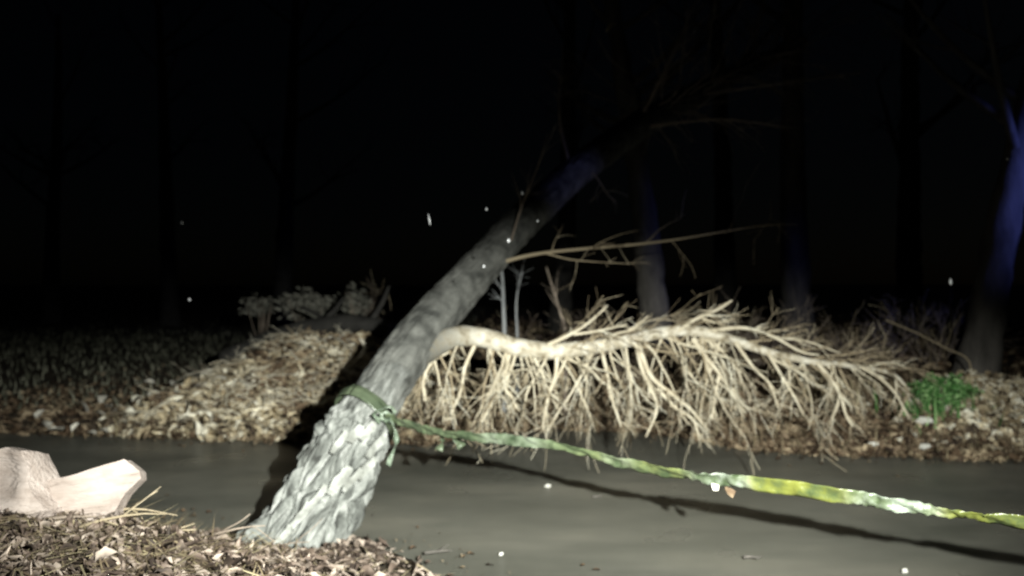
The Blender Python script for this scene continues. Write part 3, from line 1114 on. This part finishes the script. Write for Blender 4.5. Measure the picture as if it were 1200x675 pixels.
STK = [(240, 632, 3.75), (275, 622, 3.8), (170, 622, 3.6), (330, 652, 4.0), (385, 662, 4.2), (440, 664, 4.25), (500, 668, 4.3), (90, 640, 3.4), (210, 650, 3.6), (300, 664, 3.9), (140, 655, 3.4), (40, 615, 3.5)]
for k, (px, py, d) in enumerate(STK):
    c = P(px, py, d)
    mb = MB()
    a = random.uniform(-0.6, 0.6)
    L = random.uniform(0.15, 0.34)
    grow(mb, (c.x - L / 2, c.y, g1(c.x - L / 2, c.y) + 0.03), (math.cos(a), math.sin(a), 0.0), L, random.uniform(0.006, 0.012), 1, 0.10, 6, 2, 0.3)
    o = mb.build('stick', M_STEM if k % 2 else M_FINE)
    tag(o, ORD[sorted(range(12), key=lambda q: STK[q][0]).index(k)] + ' from the left of the broken sticks on the near bank', 'stick', 'sticks on the near bank')

A = [(-0.30, -0.10), (-0.24, 0.055), (-0.13, 0.085), (-0.03, 0.10), (0.08, 0.135), (0.155, 0.150), (0.215, 0.09), (0.225, 0.055), (0.165, 0.0), (0.135, -0.05), (0.10, -0.12)]
o = slab('broken_wood', M_WOOD, A, 0.10, None, 0.020, 2, 7)
c = P(104, 582, 3.55)
o.location = (c.x, c.y, c.z)
o.rotation_euler = (math.radians(-16), math.radians(-2), math.radians(8))
tag(o, 'flat pale pinkish slab of broken wood with angled end on the near bank', 'broken wood', 'broken wood on the near bank')
B = [(-0.30, -0.16), (-0.26, 0.08), (-0.12, 0.14), (-0.03, 0.165), (0.05, 0.16), (0.10, 0.07), (0.15, -0.02), (0.20, -0.08), (0.12, -0.18)]
o = slab('broken_wood', M_WOOD, B, 0.16, None, 0.028, 5, 7)
c = P(22, 572, 3.5)
o.location = (c.x, c.y, c.z)
o.rotation_euler = (math.radians(-12), 0, math.radians(-10))
tag(o, 'pale lump of broken wood at the left edge of the picture', 'broken wood', 'broken wood on the near bank')

# ------------------------------------------------------------------ small things on the road
for px, py, w, mt, nm, lab in ((642, 571, 0.05, M_SCRAP, 'wood_chip', 'small white chip on the open road below the tape'),
                               (587, 651, 0.028, M_SCRAP, 'wood_chip', 'tiny pale chip near the bottom of the road'),
                               (1105, 522, 0.05, M_SCRAP, 'wood_chip', 'dim chip on the far side of the tape'),
                               (1060, 671, 0.04, M_SCRAP, 'wood_chip', 'pale chip at the very bottom right of the road'),
                               (855, 577, 0.055, M_LEAFB, 'dry_leaf', 'brown curled leaf caught under the first crumpled fold of tape'),
                               (838, 571, 0.045, M_LEAFP, 'dry_leaf', 'white leaf caught at the first crumpled fold of tape')):
    if nm == 'wood_chip':
        d = F * (CAM_H - 0.03) / (py - HOR)
        o = slab(nm, mt, [(-w / 2, -w * .2), (w * .3, -w * .3), (w / 2, w * .2), (-w * .2, w * .3)], 0.012, None, 0.004, px)
        c = P(px, py, d)
        o.location = (c.x, c.y, 0.035 + w * 0.1)
        o.rotation_euler = (math.radians(-50), 0, random.uniform(-0.5, 0.5))
        tag(o, lab, 'chip')
    else:
        o = obj(nm, leaf_mesh(nm, [(0, 0, 0)], (w, w), 0.3), mt)
        o.location = P(px, py, tape_d(px) - 0.02)
        o.rotation_euler = (math.radians(70), 0.4, 0)
        tag(o, lab, 'leaf')
for px, py, L, lab in ((514, 651, 0.16, 'short dark twig on the road right of the trunk base'), (882, 656, 0.10, 'dark twig alone at the bottom of the road'),
                       (525, 524, 0.22, 'dark twig on the road under the tape near the trunk'), (700, 585, 0.07, 'tiny twig in the middle of the road')):
    d = F * (CAM_H - 0.03) / (py - HOR)
    c = P(px, py, d)
    mb = MB()
    grow(mb, (c.x - L / 2, c.y, 0.045), (1, -0.2, 0.05), L, 0.010, 1, 0.1, 6, 2, 0.25)
    o = mb.build('road_twig', M_DARKB)
    tag(o, lab, 'twig')
# fine litter strewn on the asphalt near its edges
n = 900
hx = rng.uniform(-4, 5.5, n)
hy = np.where(rng.random(n) < 0.7, road_far(hx) - np.abs(rng.normal(0, 0.25, n)), road_near(hx) + np.abs(rng.normal(0, 0.35, n)))
pos = np.stack([hx, hy, np.full(n, 0.036)], -1)
o = obj('road_litter', leaf_mesh('road_litter', pos, (0.012, 0.05), 0.25), M_LEAFB)
tag(o, 'fine leaf crumbs strewn along both edges of the wet road', 'leaf litter', kind='stuff')

# ------------------------------------------------------------------ saplings and bare brush behind the bough
for pix, d, w, mt, lab in (([(591, 392), (590, 360), (589, 330), (586, 300)], 8.9, 6.0, M_SAPL, 'thin pale upright sapling right beside the leaning trunk'),
                           ([(606, 392), (605, 370), (606, 345), (612, 318)], 9.4, 3.5, M_SAPL, 'second slim sapling right of the leaning trunk'),
                           ([(662, 392), (657, 368), (649, 342), (640, 312)], 8.9, 4.5, M_STEM, 'slanting brown sapling above the thick part of the bough'),
                           ([(1140, 470), (1136, 424), (1108, 408), (1078, 392), (1038, 375)], 8.6, 2.8, M_FINE, 'thin dry stem bent leftwards above the green shrub')):
    t = thing('sapling', lab, 'sapling')
    pts = [P(a, b, d) for a, b in pix]
    g = g1(pts[0].x, d)
    pts = [Vector((pts[0].x, d, g - 0.03))] + pts
    cp = catmull(pts, 20)
    r0 = w / F * d * 0.5
    mb = MB()
    rad = [r0 * (1 - 0.5 * i / 20) for i in range(21)]
    mb.tube(cp, rad, 7)
    mb.build('stem', mt, t)
    for k in range(4):
        i = random.randint(10, 19)
        mb = MB()
        grow(mb, cp[i], (random.gauss(0, 0.6), random.gauss(0, 0.6), 0.8), random.uniform(0.2, 0.45), rad[i] * 0.5, 1, -0.02, 4, 2, 0.2)
        mb.build('twig', mt, t)

BR = [(620, 10.2, 0.75, 'behind the first pale stretch of the bough'), (680, 10.6, 0.7, 'above the thick pale bend of the bough'),
      (730, 10.0, 0.55, 'left of the grey background trunk'), (800, 10.4, 0.6, 'behind the crest of the bough'), (868, 9.8, 0.75, 'just right of the bough crest'),
      (925, 10.2, 0.85, 'behind the thinning part of the bough'), (985, 10.0, 0.8, 'behind the tip of the bough'), (1105, 10.4, 0.8, 'behind the green shrub'),
      (1040, 11.5, 0.8, 'in the dark between bough tip and green shrub'), (455, 11.5, 0.7, 'in the dark left of the leaning trunk')]
for px, d, h, where in BR:
    t = thing('bare_bush', 'leafless brown bush ' + where, 'bush')
    x = (px - 600) / F * d
    g = g1(x, d)
    for k in range(11):
        mb = MB()
        bx_ = x + random.gauss(0, 0.16)
        by_ = d + random.gauss(0, 0.16)
        grow(mb, (bx_, by_, g1(bx_, by_) - 0.02), (random.gauss(0, 0.5), random.gauss(0, 0.4), 1.0), h * random.uniform(0.6, 1.15), random.uniform(0.006, 0.011), 2, -0.01, 5, 3, 0.22)
        mb.build('stem', M_STEM if k % 3 else M_FINE, t)
# yellowish tuft and grass behind the bough tip
n = 500
hx = rng.normal(3.55, 0.3, n)
hy = rng.normal(8.7, 0.2, n)
o = obj('grass_tuft', blade_mesh('grass_tuft', on_ground(hx, hy), (0.15, 0.42), 0.006, 0.5), M_STRAW)
tag(o, 'yellowish dry grass tuft behind the tip of the bough', 'grass', kind='stuff')
# dark rough grass of the field at the left and behind
n = 16000
hx = rng.uniform(-26, -1.0, n)
hy = 9.2 + np.abs(rng.normal(0, 9, n))
o = obj('field_grass', blade_mesh('field_grass', on_ground(hx, hy), (0.05, 0.16), 0.009, 1.0), M_GRASS)
tag(o, 'dark rough grass of the field beyond the road on the left', 'grass', kind='stuff')
n = 9000
hx = rng.uniform(-1.0, 14, n)
hy = 9.6 + np.abs(rng.normal(0, 6, n))
o = obj('woodland_floor_leaves', leaf_mesh('woodland_floor_leaves', on_ground(hx, hy, (0, 0.06)), (0.06, 0.16), 0.6), M_LEAFB)
tag(o, 'dark fallen leaves on the wood floor behind the bushes', 'leaf litter', kind='stuff')

# ------------------------------------------------------------------ trees in the dark
def wood_tree(px, d, r, lean, h, lab, mt=M_DARKB):
    x = (px - 600) / F * d
    g = g1(x, d)
    t = thing('woodland_tree', lab, 'tree', 'trees in the dark wood')
    pts = [Vector((x, d, g - 0.1)), Vector((x + lean * 0.25 + random.gauss(0, 0.05), d, g + h * 0.3)),
           Vector((x + lean * 0.6, d + random.gauss(0, 0.1), g + h * 0.65)), Vector((x + lean, d, g + h))]
    cp = catmull(pts, 60)
    mb = MB()
    rad = []
    for i in range(61):
        u = i / 60
        rad.append(r * (1 - 0.72 * u) * (1 + 0.35 * max(0, 1 - u * 12)) * (1 + 0.06 * noise.noise(Vector((i * 0.5, px, 0)))))
    mb.tube(cp, rad, 18)
    for i, v in enumerate(mb.v):
        mb.v[i] = v + Vector((noise.noise(v * 5), noise.noise(v * 5 + Vector((4, 4, 4))), 0)) * r * 0.16
    mb.build('trunk', mt, t)
    for k in range(9):
        i = random.randint(20, 58)
        a = random.uniform(0, 6.28)
        mb = MB()
        L = h * random.uniform(0.14, 0.28)
        dv = Vector((math.cos(a), math.sin(a), random.uniform(0.3, 1.0))).normalized()
        b = [cp[i], cp[i] + dv * L * 0.5 + Vector((0, 0, 0.1)), cp[i] + dv * L + Vector((0, 0, 0.5))]
        bc = catmull(b, 12)
        rr = rad[i] * 0.4
        mb.tube(bc, [rr * (1 - 0.8 * q / 12) for q in range(13)], 7)
        for q in range(4):
            s = random.randint(4, 12)
            grow(mb, bc[s], dv * 0.5 + Vector((random.gauss(0, 0.6), random.gauss(0, 0.6), random.uniform(0, 0.6))), L * 0.45, rr * 0.3, 1, 0.0, 4, 3, 0.15)
        mb.build('branch', mt, t)


wood_tree(772, 12.2, 0.24, -1.2, 8.5, 'grey background trunk rising behind the crest of the bough')
wood_tree(935, 15.5, 0.30, -0.2, 11, 'faint tall trunk behind the thinning part of the bough')
wood_tree(1140, 9.6, 0.22, 2.2, 9, 'blue lit trunk leaning at the right edge of the picture')
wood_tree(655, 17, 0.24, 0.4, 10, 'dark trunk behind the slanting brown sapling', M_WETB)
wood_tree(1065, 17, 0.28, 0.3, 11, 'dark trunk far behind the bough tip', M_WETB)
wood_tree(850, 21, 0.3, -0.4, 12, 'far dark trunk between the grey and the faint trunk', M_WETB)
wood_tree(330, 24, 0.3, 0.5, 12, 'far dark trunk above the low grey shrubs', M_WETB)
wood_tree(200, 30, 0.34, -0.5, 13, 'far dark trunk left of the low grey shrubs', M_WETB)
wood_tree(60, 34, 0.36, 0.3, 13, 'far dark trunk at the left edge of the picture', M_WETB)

# ------------------------------------------------------------------ rain drops caught in the light
def drop(px, py, d, r, st, lab):
    mb = MB()
    n = 9
    pts = [Vector((0, 0, (i / (n - 1) - 0.5) * 2 * r * st)) for i in range(n)]
    rad = [max(r * math.sin(math.pi * (i + 0.15) / (n - 0.7)) ** 0.8 * (1 - 0.35 * i / n), r * 0.08) for i in range(n)]
    mb.tube(pts, rad, 10)
    o = mb.build('rain_drop', M_DROP)
    o.location = P(px, py, d)
    o.rotation_euler = (0, random.uniform(-0.2, 0.2), 0)
    tag(o, lab, 'rain drop', 'rain drops in the light')


for a in ((570, 245, 4.6, 0.009, 1.0, 'bright rain drop left of the trunk in the dark sky'), (612, 226, 5.0, 0.009, 1.4, 'bluish rain drop at the left edge of the upper trunk'),
          (596, 282, 4.8, 0.013, 1.0, 'large rain drop in front of the trunk above the thin limb'), (630, 259, 5.0, 0.007, 1.0, 'small rain drop on the right side of the upper trunk'),
          (567, 312, 4.8, 0.008, 1.2, 'rain drop at the middle of the trunk above the bough'), (503, 257, 4.6, 0.007, 5.0, 'rain drop shaped with its bright motion streak, left of the leaning trunk in the dark'),  # the stretched drop has a motion streak of light built into its shape
          (213, 261, 5.2, 0.012, 1.0, 'faint rain drop in the dark sky over the left field'), (1114, 330, 5.6, 0.012, 2.0, 'dim rain drop near the blue lit tree'),
          (1181, 186, 5.4, 0.010, 1.0, 'rain drop in front of the blue lit tree'), (222, 351, 6.5, 0.012, 1.0, 'rain drop low over the left field')):
    drop(*a)
lf = obj('falling_leaf', leaf_mesh('falling_leaf', [(0, 0, 0)], (0.08, 0.08), 0.2), M_LEAF)
lf.location = P(716, 33, 4.6)
lf.rotation_euler = (math.radians(60), math.radians(-30), math.radians(-20))
tag(lf, 'single orange tan leaf falling in the dark sky near the top', 'leaf')
